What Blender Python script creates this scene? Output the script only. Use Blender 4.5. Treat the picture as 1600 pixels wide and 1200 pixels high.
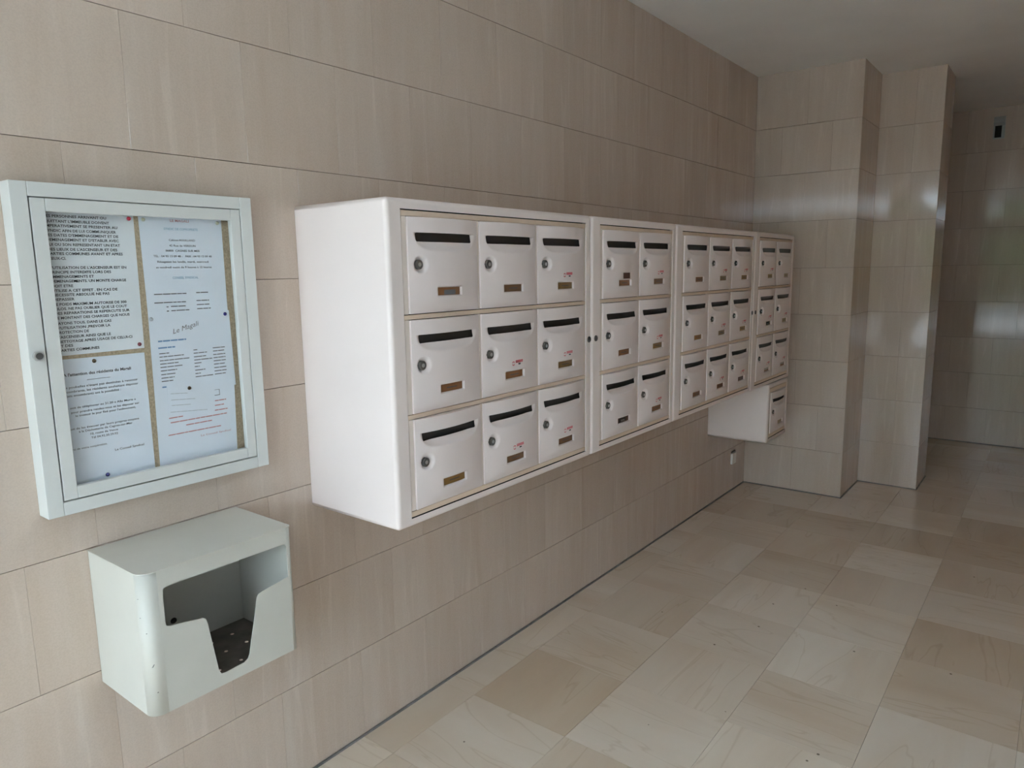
import bpy, bmesh, math, random
from mathutils import Matrix, Vector

random.seed(7)
for o in list(bpy.data.objects):
    bpy.data.objects.remove(o, do_unlink=True)
scene = bpy.context.scene
COL = scene.collection

# ------------------------------------------------------------------ camera
cam_d = bpy.data.cameras.new('camera')
cam_d.sensor_width = 36.0
cam_d.lens = 1117.02 / 1600.0 * 36.0
cam_d.clip_start = 0.02
cam = bpy.data.objects.new('camera', cam_d)
COL.objects.link(cam)
cam.matrix_world = (Matrix.Translation((1.7250, 0.0, 1.5137)) @ Matrix.Rotation(0.660444, 4, 'Z')
                    @ Matrix.Rotation(1.413272, 4, 'X') @ Matrix.Rotation(-0.015302, 4, 'Z'))
scene.camera = cam

# ------------------------------------------------------------------ world, exposure
SKY = 18.8
world = bpy.data.worlds.new('overcast_sky')
scene.world = world
world.use_nodes = True
bg = world.node_tree.nodes['Background']
bg.inputs['Color'].default_value = (0.765, 0.92, 1.08, 1)
bg.inputs['Strength'].default_value = SKY

vs = scene.view_settings
vs.view_transform = 'Standard'
vs.look = 'None'
vs.gamma = 1.0
vs.exposure = -0.07
vs.use_curve_mapping = False
scene.cycles.use_denoising = True
scene.cycles.diffuse_bounces = 7
scene.cycles.max_bounces = 14
scene.cycles.transparent_max_bounces = 16
scene.cycles.caustics_reflective = False
scene.cycles.caustics_refractive = False

# room dimensions (metres): left wall x=0, y runs into the hall, z up
CEIL = 2.737
YP1, XP1 = 4.890, 0.645      # first pier
YP2, XP2 = 5.368, 1.012      # second pier
YP2B = 5.760
YFAR = 7.095
XR = 2.55                    # right wall, out of frame
YW0 = -0.80                  # near end of the left wall
YG = -3.2                    # glazed entrance front
XL2 = -1.0                   # lobby widens to the left near the entrance

# ------------------------------------------------------------------ materials
def new_mat(name):
    m = bpy.data.materials.new(name)
    m.use_nodes = True
    return m, m.node_tree, m.node_tree.nodes['Principled BSDF']

def plain(name, col, rough=0.5, metal=0.0, spec=0.5, noise=0.0, nscale=30, bump=0.0, bscale=200):
    m, nt, b = new_mat(name)
    b.inputs['Base Color'].default_value = (*col, 1)
    b.inputs['Roughness'].default_value = rough
    b.inputs['Metallic'].default_value = metal
    b.inputs['Specular IOR Level'].default_value = spec
    tc = nt.nodes.new('ShaderNodeTexCoord')
    n = nt.nodes.new('ShaderNodeTexNoise')
    n.inputs['Scale'].default_value = nscale
    n.inputs['Detail'].default_value = 4
    nt.links.new(tc.outputs['Object'], n.inputs['Vector'])
    r = nt.nodes.new('ShaderNodeValToRGB')
    r.color_ramp.elements[0].position = 0.3
    r.color_ramp.elements[1].position = 0.7
    r.color_ramp.elements[0].color = (*[c * (1 - noise) for c in col], 1)
    r.color_ramp.elements[1].color = (*[min(1, c * (1 + noise * 0.5)) for c in col], 1)
    nt.links.new(n.outputs['Fac'], r.inputs['Fac'])
    nt.links.new(r.outputs['Color'], b.inputs['Base Color'])
    if bump > 0:
        n2 = nt.nodes.new('ShaderNodeTexNoise')
        n2.inputs['Scale'].default_value = bscale
        nt.links.new(tc.outputs['Object'], n2.inputs['Vector'])
        bp = nt.nodes.new('ShaderNodeBump')
        bp.inputs['Strength'].default_value = bump
        bp.inputs['Distance'].default_value = 0.0006
        nt.links.new(n2.outputs['Fac'], bp.inputs['Height'])
        nt.links.new(bp.outputs['Normal'], b.inputs['Normal'])
    return m

def N(nt, typ, **kw):
    n = nt.nodes.new(typ)
    for k, v in kw.items():
        setattr(n, k, v)
    return n

def ramp(nt, stops):
    r = N(nt, 'ShaderNodeValToRGB')
    e = r.color_ramp.elements
    while len(e) < len(stops):
        e.new(0.5)
    for i, (p, c) in enumerate(stops):
        e[i].position = p
        e[i].color = (*c, 1)
    return r

def offset_coords(nt, scale):
    """object coordinates, scaled, shifted by a per-object random amount"""
    tc = N(nt, 'ShaderNodeTexCoord')
    oi = N(nt, 'ShaderNodeObjectInfo')
    mp = N(nt, 'ShaderNodeMapping')
    mp.inputs['Scale'].default_value = scale
    mul = N(nt, 'ShaderNodeMath', operation='MULTIPLY')
    mul.inputs[1].default_value = 173.0
    nt.links.new(oi.outputs['Random'], mul.inputs[0])
    add = N(nt, 'ShaderNodeVectorMath', operation='ADD')
    comb = N(nt, 'ShaderNodeCombineXYZ')
    nt.links.new(mul.outputs[0], comb.inputs[0])
    nt.links.new(mul.outputs[0], comb.inputs[2])
    nt.links.new(tc.outputs['Object'], mp.inputs['Vector'])
    nt.links.new(mp.outputs['Vector'], add.inputs[0])
    nt.links.new(comb.outputs[0], add.inputs[1])
    return add.outputs[0], oi, tc

def mixc(nt, a, b, fac, blend='MIX'):
    m = N(nt, 'ShaderNodeMix', data_type='RGBA', blend_type=blend)
    if isinstance(fac, (int, float)):
        m.inputs[0].default_value = fac
    else:
        nt.links.new(fac, m.inputs[0])
    for s, v in ((6, a), (7, b)):
        if isinstance(v, tuple):
            m.inputs[s].default_value = (*v, 1)
        else:
            nt.links.new(v, m.inputs[s])
    return m.outputs[2]

def stone_wall(name, tone=(1, 1, 1), rough=0.08):
    """vein-cut beige limestone: vertical streaks, per-tile tone shifts"""
    m, nt, b = new_mat(name)
    t = lambda c: tuple(x * y for x, y in zip(c, tone))
    v, oi, tc = offset_coords(nt, (11.0, 1.0, 1.3))
    n1 = N(nt, 'ShaderNodeTexNoise')
    n1.inputs['Scale'].default_value = 1.0
    n1.inputs['Detail'].default_value = 4
    n1.inputs['Roughness'].default_value = 0.6
    n1.inputs['Distortion'].default_value = 0.35
    nt.links.new(v, n1.inputs['Vector'])
    r1 = ramp(nt, [(0.25, t((0.525, 0.422, 0.346))), (0.46, t((0.556, 0.459, 0.386))),
                   (0.60, t((0.572, 0.478, 0.408))), (0.82, t((0.62, 0.54, 0.478)))])
    nt.links.new(n1.outputs['Fac'], r1.inputs['Fac'])
    # sparse pale calcite streaks
    v2, _, _ = offset_coords(nt, (30.0, 1.0, 2.4))
    n2 = N(nt, 'ShaderNodeTexNoise')
    n2.inputs['Scale'].default_value = 1.0
    n2.inputs['Detail'].default_value = 3
    n2.inputs['Distortion'].default_value = 0.8
    nt.links.new(v2, n2.inputs['Vector'])
    r2 = ramp(nt, [(0.30, (0.98, 0.972, 0.962)), (0.5, (1, 1, 1)), (0.585, (1, 1, 1)), (0.71, (1.10, 1.12, 1.14))])
    nt.links.new(n2.outputs['Fac'], r2.inputs['Fac'])
    c = mixc(nt, r1.outputs['Color'], r2.outputs['Color'], 0.85, 'MULTIPLY')
    # fine grain
    n3 = N(nt, 'ShaderNodeTexNoise')
    n3.inputs['Scale'].default_value = 260
    n3.inputs['Detail'].default_value = 3
    nt.links.new(tc.outputs['Object'], n3.inputs['Vector'])
    r3 = ramp(nt, [(0.35, (0.93, 0.93, 0.93)), (0.6, (1.03, 1.03, 1.03))])
    nt.links.new(n3.outputs['Fac'], r3.inputs['Fac'])
    c = mixc(nt, c, r3.outputs['Color'], 0.6, 'MULTIPLY')
    rt = ramp(nt, [(0.0, (0.965, 0.96, 0.95)), (0.5, (1, 1, 1)), (1.0, (1.035, 1.035, 1.035))])
    nt.links.new(oi.outputs['Random'], rt.inputs['Fac'])
    c = mixc(nt, c, rt.outputs['Color'], 1.0, 'MULTIPLY')
    nt.links.new(c, b.inputs['Base Color'])
    b.inputs['Roughness'].default_value = rough
    b.inputs['Specular IOR Level'].default_value = 0.4
    nb = N(nt, 'ShaderNodeTexNoise')
    nb.inputs['Scale'].default_value = 9
    nt.links.new(tc.outputs['Object'], nb.inputs['Vector'])
    bp = N(nt, 'ShaderNodeBump')
    bp.inputs['Strength'].default_value = 0.12
    bp.inputs['Distance'].default_value = 0.002
    nt.links.new(nb.outputs['Fac'], bp.inputs['Height'])
    nt.links.new(bp.outputs['Normal'], b.inputs['Normal'])
    return m

def stone_floor(name):
    m, nt, b = new_mat(name)
    v, oi, tc = offset_coords(nt, (4.5, 26.0, 1.0))
    n1 = N(nt, 'ShaderNodeTexNoise')
    n1.inputs['Scale'].default_value = 1.0
    n1.inputs['Detail'].default_value = 6
    n1.inputs['Roughness'].default_value = 0.55
    n1.inputs['Distortion'].default_value = 0.6
    nt.links.new(v, n1.inputs['Vector'])
    r1 = ramp(nt, [(0.30, (0.61, 0.515, 0.415)), (0.5, (0.655, 0.57, 0.472)), (0.72, (0.69, 0.615, 0.528))])
    nt.links.new(n1.outputs['Fac'], r1.inputs['Fac'])
    # per tile tone
    rt = ramp(nt, [(0.0, (0.90, 0.86, 0.81)), (0.35, (0.97, 0.95, 0.93)), (0.65, (1.03, 1.03, 1.04)), (1.0, (1.13, 1.16, 1.20))])
    nt.links.new(oi.outputs['Random'], rt.inputs['Fac'])
    c = mixc(nt, r1.outputs['Color'], rt.outputs['Color'], 1.0, 'MULTIPLY')
    # broad warm bands
    v2, _, _ = offset_coords(nt, (2.0, 7.0, 1.0))
    n2 = N(nt, 'ShaderNodeTexNoise')
    n2.inputs['Scale'].default_value = 1.0
    n2.inputs['Detail'].default_value = 2
    nt.links.new(v2, n2.inputs['Vector'])
    r2 = ramp(nt, [(0.36, (0.95, 0.91, 0.86)), (0.55, (1, 1, 1))])
    nt.links.new(n2.outputs['Fac'], r2.inputs['Fac'])
    c = mixc(nt, c, r2.outputs['Color'], 0.8, 'MULTIPLY')
    # thin hair veins
    v3, _, _ = offset_coords(nt, (6.0, 34.0, 1.0))
    n3 = N(nt, 'ShaderNodeTexNoise')
    n3.inputs['Scale'].default_value = 1.0
    n3.inputs['Detail'].default_value = 3
    n3.inputs['Distortion'].default_value = 0.7
    nt.links.new(v3, n3.inputs['Vector'])
    r3 = ramp(nt, [(0.488, (1, 1, 1)), (0.5, (0.87, 0.835, 0.79)), (0.512, (1, 1, 1))])
    nt.links.new(n3.outputs['Fac'], r3.inputs['Fac'])
    c = mixc(nt, c, r3.outputs['Color'], 0.75, 'MULTIPLY')
    # sparse dark pits
    v4, _, _ = offset_coords(nt, (7.0, 7.0, 7.0))
    vo = N(nt, 'ShaderNodeTexVoronoi')
    vo.inputs['Scale'].default_value = 1.0
    nt.links.new(v4, vo.inputs['Vector'])
    r4 = ramp(nt, [(0.0, (0.16, 0.14, 0.12)), (0.028, (0.2, 0.18, 0.16)), (0.036, (1, 1, 1))])
    nt.links.new(vo.outputs['Distance'], r4.inputs['Fac'])
    c = mixc(nt, c, r4.outputs['Color'], 0.85, 'MULTIPLY')
    nt.links.new(c, b.inputs['Base Color'])
    b.inputs['Roughness'].default_value = 0.20
    b.inputs['Specular IOR Level'].default_value = 0.45
    return m

M = {}
M['wall'] = stone_wall('beige_limestone_wall_tile')
M['floor'] = stone_floor('beige_polished_floor_tile')
M['mortar'] = plain('dark_joint_mortar', (0.17, 0.14, 0.12), 0.9)
M['floor_joint'] = plain('floor_joint_mortar', (0.40, 0.34, 0.28), 0.9)
M['sealant'] = plain('grey_sealant', (0.21, 0.20, 0.195), 0.8, noise=0.3, nscale=15)
M['ceiling'] = plain('white_ceiling_paint', (0.84, 0.84, 0.83), 0.85, noise=0.04, nscale=3)
M['plaster'] = plain('pale_grey_plaster', (0.50, 0.50, 0.50), 0.9, noise=0.05, nscale=3)
M['bounce_wall'] = plain('warm_bounce_wall_tone', (0.80, 0.50, 0.27), 0.7, noise=0.1, nscale=3)  # invented warm tone that bounces warm light into the far end
M['white'] = plain('white_lacquered_steel', (0.845, 0.750, 0.725), 0.38, noise=0.015, nscale=6, bump=0.25, bscale=420)
M['door_white'] = plain('satin_white_door_paint', (0.795, 0.703, 0.690), 0.40, noise=0.012, nscale=6, bump=0.2, bscale=420)
M['beige'] = plain('beige_anodised_rail', (0.76, 0.605, 0.48), 0.45, noise=0.02)
M['stile'] = plain('pale_stile_paint', (0.76, 0.665, 0.61), 0.45, noise=0.02)
M['black'] = plain('black_gap_shade_and_window', (0.012, 0.011, 0.011), 0.8)
M['flap'] = plain('dark_grey_flap', (0.028, 0.028, 0.030), 0.32, noise=0.1)
M['chrome'] = plain('brushed_chrome', (0.50, 0.50, 0.50), 0.28, metal=0.55)
M['lock_body'] = plain('dark_lock_cylinder', (0.13, 0.125, 0.12), 0.25, metal=0.3)
M['dark_metal'] = plain('dark_keyway_metal', (0.085, 0.08, 0.078), 0.3, metal=0.0)
M['red'] = plain('red_sticker_ink', (0.62, 0.05, 0.09), 0.6)
M['ink'] = plain('black_ink', (0.035, 0.038, 0.05), 0.8)
M['ink_soft'] = plain('grey_printer_ink', (0.13, 0.13, 0.15), 0.8)
M['ink_blue'] = plain('blue_ink', (0.18, 0.33, 0.56), 0.8)
M['ink_paleblue'] = plain('pale_blue_ink', (0.36, 0.53, 0.66), 0.8)
M['ink_red'] = plain('faded_red_ink', (0.58, 0.27, 0.29), 0.8)
M['ink_pencil'] = plain('pencil_grey', (0.50, 0.53, 0.58), 0.9)
M['paper'] = plain('white_paper', (0.82, 0.875, 0.97), 0.85, noise=0.03, nscale=8)
M['paper_warm'] = plain('white_paper_aged', (0.84, 0.875, 0.92), 0.85, noise=0.04, nscale=8)
M['cork'] = plain('tan_cork', (0.50, 0.40, 0.28), 0.95, noise=0.28, nscale=220, bump=0.6, bscale=300)
M['board'] = plain('cool_white_aluminium', (0.64, 0.655, 0.64), 0.42, noise=0.01)
M['cream'] = plain('cream_painted_steel', (0.565, 0.555, 0.505), 0.45, noise=0.03, nscale=9, bump=0.2, bscale=300)
M['dirty'] = plain('stained_steel_plate', (0.17, 0.145, 0.125), 0.5, noise=0.55, nscale=16)
M['scuff'] = plain('dark_scuff', (0.16, 0.15, 0.15), 0.8)
M['pin_red'] = plain('red_pin', (0.75, 0.04, 0.09), 0.35)
M['pin_darkred'] = plain('dark_red_pin', (0.20, 0.02, 0.04), 0.35)
M['pin_brown'] = plain('bronze_pin', (0.16, 0.11, 0.07), 0.35, metal=0.4)
M['pin_blue'] = plain('navy_pin', (0.03, 0.03, 0.22), 0.35)
M['pin_clear'] = plain('clear_pin', (0.62, 0.62, 0.50), 0.3)
M['pin_grey'] = plain('grey_pin', (0.45, 0.47, 0.52), 0.3)
M['socket'] = plain('white_plastic', (0.75, 0.74, 0.71), 0.4)
M['sensor'] = plain('off_white_plastic', (0.34, 0.35, 0.34), 0.4)
M['frame_dark'] = plain('dark_bronze_frame', (0.055, 0.048, 0.04), 0.5)
M['pave'] = plain('grey_paving', (0.46, 0.45, 0.43), 0.9, noise=0.15, nscale=2)
M['leaf'] = plain('dark_green_leaves', (0.05, 0.10, 0.03), 0.8, noise=0.6, nscale=7)
M['bark'] = plain('grey_bark', (0.12, 0.09, 0.06), 0.9, noise=0.3)
BRASS = [plain('brown_brass_plate_%d' % i, c, 0.38, metal=0.35, noise=0.18, nscale=25) for i, c in enumerate([
    (0.30, 0.15, 0.07), (0.26, 0.17, 0.075), (0.34, 0.20, 0.07), (0.22, 0.13, 0.075), (0.24, 0.10, 0.05), (0.40, 0.27, 0.12), (0.12, 0.05, 0.035)])]

def glass_mat():
    m = bpy.data.materials.new('clear_glass_pane')
    m.use_nodes = True
    nt = m.node_tree
    nt.nodes.clear()
    out = N(nt, 'ShaderNodeOutputMaterial')
    tr = N(nt, 'ShaderNodeBsdfTransparent')
    tr.inputs['Color'].default_value = (0.985, 0.992, 0.99, 1)
    gl = N(nt, 'ShaderNodeBsdfGlossy')
    gl.inputs['Roughness'].default_value = 0.02
    lw = N(nt, 'ShaderNodeLayerWeight')
    lw.inputs['Blend'].default_value = 0.5
    pw = N(nt, 'ShaderNodeMath', operation='POWER')
    pw.inputs[1].default_value = 5.0
    nt.links.new(lw.outputs['Facing'], pw.inputs[0])
    fr = N(nt, 'ShaderNodeMath', operation='MULTIPLY_ADD')
    fr.inputs[1].default_value = 0.60
    fr.inputs[2].default_value = 0.022
    nt.links.new(pw.outputs[0], fr.inputs[0])
    mx = N(nt, 'ShaderNodeMixShader')
    nt.links.new(fr.outputs[0], mx.inputs[0])
    nt.links.new(tr.outputs[0], mx.inputs[1])
    nt.links.new(gl.outputs[0], mx.inputs[2])
    nt.links.new(mx.outputs[0], out.inputs[0])
    return m
M['glass'] = glass_mat()

# ------------------------------------------------------------------ helpers
WLOC = {}

def tag(o, label=None, cat=None, group=None, kind=None):
    if label: o['label'] = label
    if cat: o['category'] = cat
    if group: o['group'] = group
    if kind: o['kind'] = kind
    return o

def link(name, me, loc, parent=None):
    o = bpy.data.objects.new(name, me)
    COL.objects.link(o)
    loc = Vector(loc)
    WLOC[o.name] = loc.copy()
    if parent is not None:
        o.parent = parent
        loc = loc - WLOC[parent.name]
    o.location = loc
    return o

def empty(name, loc, label=None, cat=None, group=None, kind=None):
    o = link(name, None, loc)
    o.empty_display_size = 0.05
    return tag(o, label, cat, group, kind)

def from_bm(name, bm, mats, parent=None, smooth=False, center=None):
    me = bpy.data.meshes.new(name)
    if center is None:
        mn = Vector([min(v.co[i] for v in bm.verts) for i in range(3)])
        mx = Vector([max(v.co[i] for v in bm.verts) for i in range(3)])
        center = (mn + mx) / 2
    for v in bm.verts:
        v.co -= center
    bmesh.ops.recalc_face_normals(bm, faces=bm.faces)
    bm.to_mesh(me)
    bm.free()
    for mt in (mats if isinstance(mats, (list, tuple)) else [mats]):
        me.materials.append(mt)
    if smooth:
        for p in me.polygons:
            p.use_smooth = True
    return link(name, me, center, parent)

def bm_box(bm, x0, x1, y0, y1, z0, z1, bevel=0.0, seg=2):
    r = bmesh.ops.create_cube(bm, size=1.0)
    vs_ = r['verts']
    for v in vs_:
        v.co = Vector((x0 + (v.co.x + .5) * (x1 - x0), y0 + (v.co.y + .5) * (y1 - y0), z0 + (v.co.z + .5) * (z1 - z0)))
    if bevel > 0:
        es = list({e for v in vs_ for e in v.link_edges})
        bmesh.ops.bevel(bm, geom=es, offset=bevel, segments=seg, affect='EDGES', profile=0.5)

def box(name, x0, x1, y0, y1, z0, z1, mat, parent=None, bevel=0.0, seg=2):
    bm = bmesh.new()
    bm_box(bm, x0, x1, y0, y1, z0, z1, bevel, seg)
    return from_bm(name, bm, mat, parent)

def bm_cyl_x(bm, y, z, x0, x1, r, seg=20, r2=None):
    """cylinder/cone along +x"""
    r2 = r if r2 is None else r2
    a, b = [], []
    for i in range(seg):
        t = 2 * math.pi * i / seg
        a.append(bm.verts.new((x0, y + r * math.cos(t), z + r * math.sin(t))))
        b.append(bm.verts.new((x1, y + r2 * math.cos(t), z + r2 * math.sin(t))))
    for i in range(seg):
        j = (i + 1) % seg
        bm.faces.new((a[i], a[j], b[j], b[i]))
    bm.faces.new(b)
    bm.faces.new(a[::-1])

def curve_plate(name, outline, holes, thick, to3d, mat, parent=None):
    """flat plate with holes: 2-D filled curve extruded, mapped to 3-D by to3d(u, v, w)"""
    cu = bpy.data.curves.new('tmp', 'CURVE')
    cu.dimensions = '2D'
    cu.fill_mode = 'BOTH'
    cu.extrude = thick / 2
    for pts in [outline] + holes:
        s = cu.splines.new('POLY')
        s.points.add(len(pts) - 1)
        for p, q in zip(s.points, pts):
            p.co = (q[0], q[1], 0, 1)
        s.use_cyclic_u = True
    o = bpy.data.objects.new('tmp', cu)
    me = bpy.data.meshes.new_from_object(o)
    bpy.data.objects.remove(o)
    bpy.data.curves.remove(cu)
    bm = bmesh.new()
    bm.from_mesh(me)
    bpy.data.meshes.remove(me)
    for v in bm.verts:
        v.co = Vector(to3d(v.co.x, v.co.y, v.co.z))
    return from_bm(name, bm, mat, parent)

# ------------------------------------------------------------------ setting: tiled surfaces
TILE = {}
def tile_mesh(w, h, mat, ch=0.0006, t=0.009):
    key = (round(w, 4), round(h, 4), mat.name)
    if key in TILE:
        return TILE[key]
    a, b = w / 2, h / 2
    V, F = [], []
    for (dx, y) in ((0, 0.0), (0, t - ch), (ch, t)):
        for sx, sz in ((-1, -1), (1, -1), (1, 1), (-1, 1)):
            V.append((sx * (a - dx), y, sz * (b - dx)))
    F.append((8, 9, 10, 11)[::-1])
    for l in (0, 4):
        for i in range(4):
            j = (i + 1) % 4
            F.append((l + i, l + 4 + i, l + 4 + j, l + j))
    me = bpy.data.meshes.new('tile')
    me.from_pydata(V, [], F)
    bm = bmesh.new(); bm.from_mesh(me)
    bmesh.ops.recalc_face_normals(bm, faces=bm.faces)
    # make sure the front looks along +y
    for f in bm.faces:
        pass
    bm.to_mesh(me); bm.free()
    me.materials.append(mat)
    TILE[key] = me
    return me

TT = 0.009
def put_tile(parent, me, loc, rotz, wob=0.0006, flat=False, spin=0.0, name='tile'):
    o = link(name, me, loc, parent)
    rnd = lambda: random.uniform(-wob, wob)
    if flat:      # floor tile: local +y becomes +z
        o.rotation_euler = (Matrix.Rotation(spin, 3, 'Z') @ Matrix.Rotation(math.pi / 2 + rnd() * 0.3, 3, 'X')).to_euler()
    else:
        o.rotation_euler = (rnd(), 0, rotz + rnd())
    return o

GAP = 0.0014
def tile_run(parent, a0, a1, joints, z0, z1, place, rotz, mat):
    """one course: cut [a0,a1] at the joints, place tiles"""
    cuts = [a0] + [j for j in sorted(joints) if a0 + 0.012 < j < a1 - 0.012] + [a1]
    for s, e in zip(cuts[:-1], cuts[1:]):
        me = tile_mesh(e - s - 0.0004, z1 - z0 - GAP, mat)
        put_tile(parent, me, place((s + e) / 2, (z0 + z1) / 2), rotz)

ROWS = [(k * 0.30, (k + 1) * 0.30 if k < 8 else CEIL) for k in range(9)]
ROWS[0] = (0.006, 0.30)

# ---- floor
floor = tag(box('floor', XL2 - 0.1, XR + 0.1, YG - 0.1, YFAR + 0.1, -0.12, -TT, M['floor_joint']), kind='structure')
FP = 0.393
fme = tile_mesh(FP - 0.0008, FP - 0.0008, M['floor'], ch=0.0004)
ix0 = 0
for i in range(-1, 7):
    for j in range(-4, 15):
        x0, y0 = 0.144 + i * FP, 1.389 + j * FP
        xa, xb = max(x0, 0.002), min(x0 + FP, XR)
        ya, yb = y0, min(y0 + FP, YFAR)
        if xb - xa < 0.02 or yb - ya < 0.02:
            continue
        spin = 0.0 if (i + j) % 2 else math.pi / 2
        w, h = xb - xa - 0.0008, yb - ya - 0.0008
        if spin:
            w, h = h, w
        me = tile_mesh(w, h, M['floor'], ch=0.0004)
        # skip what lies entirely under the piers
        if ya > YP1 and xb < XP1 or ya > YP2 and xb < XP2 and yb < YP2B:
            continue
        put_tile(floor, me, ((xa + xb) / 2, (ya + yb) / 2, -TT), 0, flat=True, spin=spin)
box('near_slab', XL2 - 0.1, XR, YG - 0.1, 1.389 - 4 * FP - 0.0008, -TT, 0.0, M['floor'], floor)

# ---- left wall
wall_left = tag(box('wall_left', -0.16, -TT, YW0, YP1 + 0.02, 0, CEIL, M['mortar']), kind='structure')
for k, (z0, z1) in enumerate(ROWS):
    sh = (1.100 if k % 2 == 0 else 1.251) + (0.012 if k in (5, 6, 7, 8) else 0.0)
    js = [sh + 0.298 * n for n in range(-8, 14)]
    tile_run(wall_left, YW0, YP1, js, z0, z1, lambda a, z: (-TT, a, z), -math.pi / 2, M['wall'])

# ---- first pier
wall_pier = tag(box('wall_pier', -0.16, XP1 - TT, YP1 + TT, YP2 + 0.15, 0, CEIL, M['mortar']), kind='structure')
for k, (z0, z1) in enumerate(ROWS):
    js = [0.325] if k % 2 == 0 else [0.172, 0.478]
    tile_run(wall_pier, 0.0, XP1, js, z0, z1, lambda a, z: (a, YP1 + TT, z), math.pi, M['wall'])
    js = [YP1 + 0.30] if k % 2 else [YP1 + 0.15]
    tile_run(wall_pier, YP1 + TT, YP2, js, z0, z1, lambda a, z: (XP1 - TT, a, z), -math.pi / 2, M['wall'])

# ---- second pier
wall_pier2 = tag(box('wall_back', -0.16, XP2 - TT, YP2 + TT, YP2B - TT, 0, CEIL, M['mortar']), kind='structure')
for k, (z0, z1) in enumerate(ROWS):
    tile_run(wall_pier2, XP1, XP2, [0.852], z0, z1, lambda a, z: (a, YP2 + TT, z), math.pi, M['wall'])
    tile_run(wall_pier2, YP2 + TT, YP2B, [YP2 + 0.30] if k % 2 else [], z0, z1, lambda a, z: (XP2 - TT, a, z), -math.pi / 2, M['wall'])

# ---- far wall beyond the piers
wall_far = tag(box('wall_far', -0.3, XR + 0.1, YFAR + TT, YFAR + 0.15, 0, CEIL, M['mortar']), kind='structure')
for k, (z0, z1) in enumerate(ROWS):
    js = [0.15 * (k % 2) + 0.30 * n + 0.06 for n in range(0, 10)]
    tile_run(wall_far, 0.3, XR, js, z0, z1, lambda a, z: (a, YFAR + TT, z), math.pi, M['wall'])
tag(box('wall_alcove', 0.1, 0.3, YP2B - 0.02, YFAR + TT, 0, CEIL, M['wall']), kind='structure')

# ---- walls out of frame, ceiling
tag(box('wall_right', XR, XR + 0.15, 0.4, 2.4, 0, CEIL, M['plaster']), kind='structure')
tag(box('wall_warm_bounce', XR, XR + 0.15, 2.4, YFAR + 0.15, 0, CEIL, M['bounce_wall']), kind='structure')  # unseen wall section, coloured only to add warm bounce light
tag(box('wall_lobby', XL2 - 0.15, XL2, YG - 0.1, YW0, 0, CEIL, M['plaster']), kind='structure')
tag(box('wall_return', XL2 - 0.15, -0.16, YW0, YW0 + 0.12, 0, CEIL, M['plaster']), kind='structure')
XR2 = 3.5
tag(box('wall_side', XR2, XR2 + 0.15, YG - 0.1, 0.55, 0, CEIL, M['plaster']), kind='structure')
tag(box('wall_stub', XR + 0.15, XR2, 0.4, 0.55, 0, CEIL, M['plaster']), kind='structure')
tag(box('floor_lobby', XR + 0.1, XR2 + 0.1, YG - 0.1, 0.6, -0.12, 0, M['floor']), kind='structure')
tag(box('ceiling', XL2 - 0.2, XR2 + 0.2, YG - 0.12, YFAR + 0.2, CEIL, CEIL + 0.2, M['ceiling']), kind='structure')

# dark sealant joint along the foot of the walls
def trim(name, x0, x1, y0, y1):
    tag(box(name, x0, x1, y0, y1, 0.0002, 0.006, M['sealant']), kind='structure')
trim('trim_1', 0.0, 0.006, YW0, YP1)
trim('trim_2', 0.006, XP1, YP1 - 0.005, YP1)
trim('trim_3', XP1, XP1 + 0.006, YP1 - 0.005, YP2)
trim('trim_4', XP1 + 0.006, XP2, YP2 - 0.005, YP2)
trim('trim_5', XP2, XP2 + 0.006, YP2 - 0.005, YP2B)
trim('trim_6', 0.3, XR, YFAR - 0.010, YFAR)

# ---- glazed entrance front behind the camera (seen in the polished stone)
win = empty('window_1', (1.6, YG, 0), kind='structure')
for (x0, x1) in ((XL2, XL2 + 0.06), (-0.02, 0.36), (1.45, 1.52), (2.55, 2.62), (XR2 - 0.06, XR2)):
    box('mullion', x0, x1, YG - 0.08, YG, 0, CEIL, M['frame_dark'], win)
for (z0, z1) in ((0.0, 0.10), (2.12, 2.36), (CEIL - 0.06, CEIL)):
    box('transom', XL2, XR2, YG - 0.07, YG - 0.01, z0, z1, M['frame_dark'], win)
for (x0, x1) in ((XL2 + .06, -.02), (.36, 1.45), (1.52, 2.55), (2.62, XR2 - .06)):
    for (z0, z1) in ((0.10, 2.12), (2.36, CEIL - 0.06)):
        box('pane', x0, x1, YG - 0.045, YG - 0.039, z0, z1, M['glass'], win)

# ------------------------------------------------------------------ outside
tag(box('ground_outside', -40, 40, -45, YG - 0.1, -0.2, -0.02, M['pave']), kind='structure')
def shrub(x, y, r, h, label, sd):
    t = empty('tree', (x, y, -0.02), label, 'tree', 'trees outside the entrance')
    rr = random.Random(sd)
    bm = bmesh.new()
    bmesh.ops.create_icosphere(bm, subdivisions=4, radius=1.0)
    from mathutils import noise
    off = Vector((sd * 3.1, sd * 1.7, 0))
    for v in bm.verts:
        n = noise.fractal(v.co * 2.2 + off, 0.9, 2.1, 4)
        f = 1 + 0.28 * n
        v.co = Vector((x + v.co.x * r * f, y + v.co.y * r * f, h * 0.60 + v.co.z * h * 0.40 * f))
    from_bm('crown', bm, M['leaf'], t)
    bm = bmesh.new()
    bmesh.ops.create_cone(bm, segments=10, radius1=0.12, radius2=0.07, depth=h * 0.5, cap_ends=True)
    for v in bm.verts:
        v.co += Vector((x, y, h * 0.25 - 0.02))
    from_bm('trunk', bm, M['bark'], t)
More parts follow.
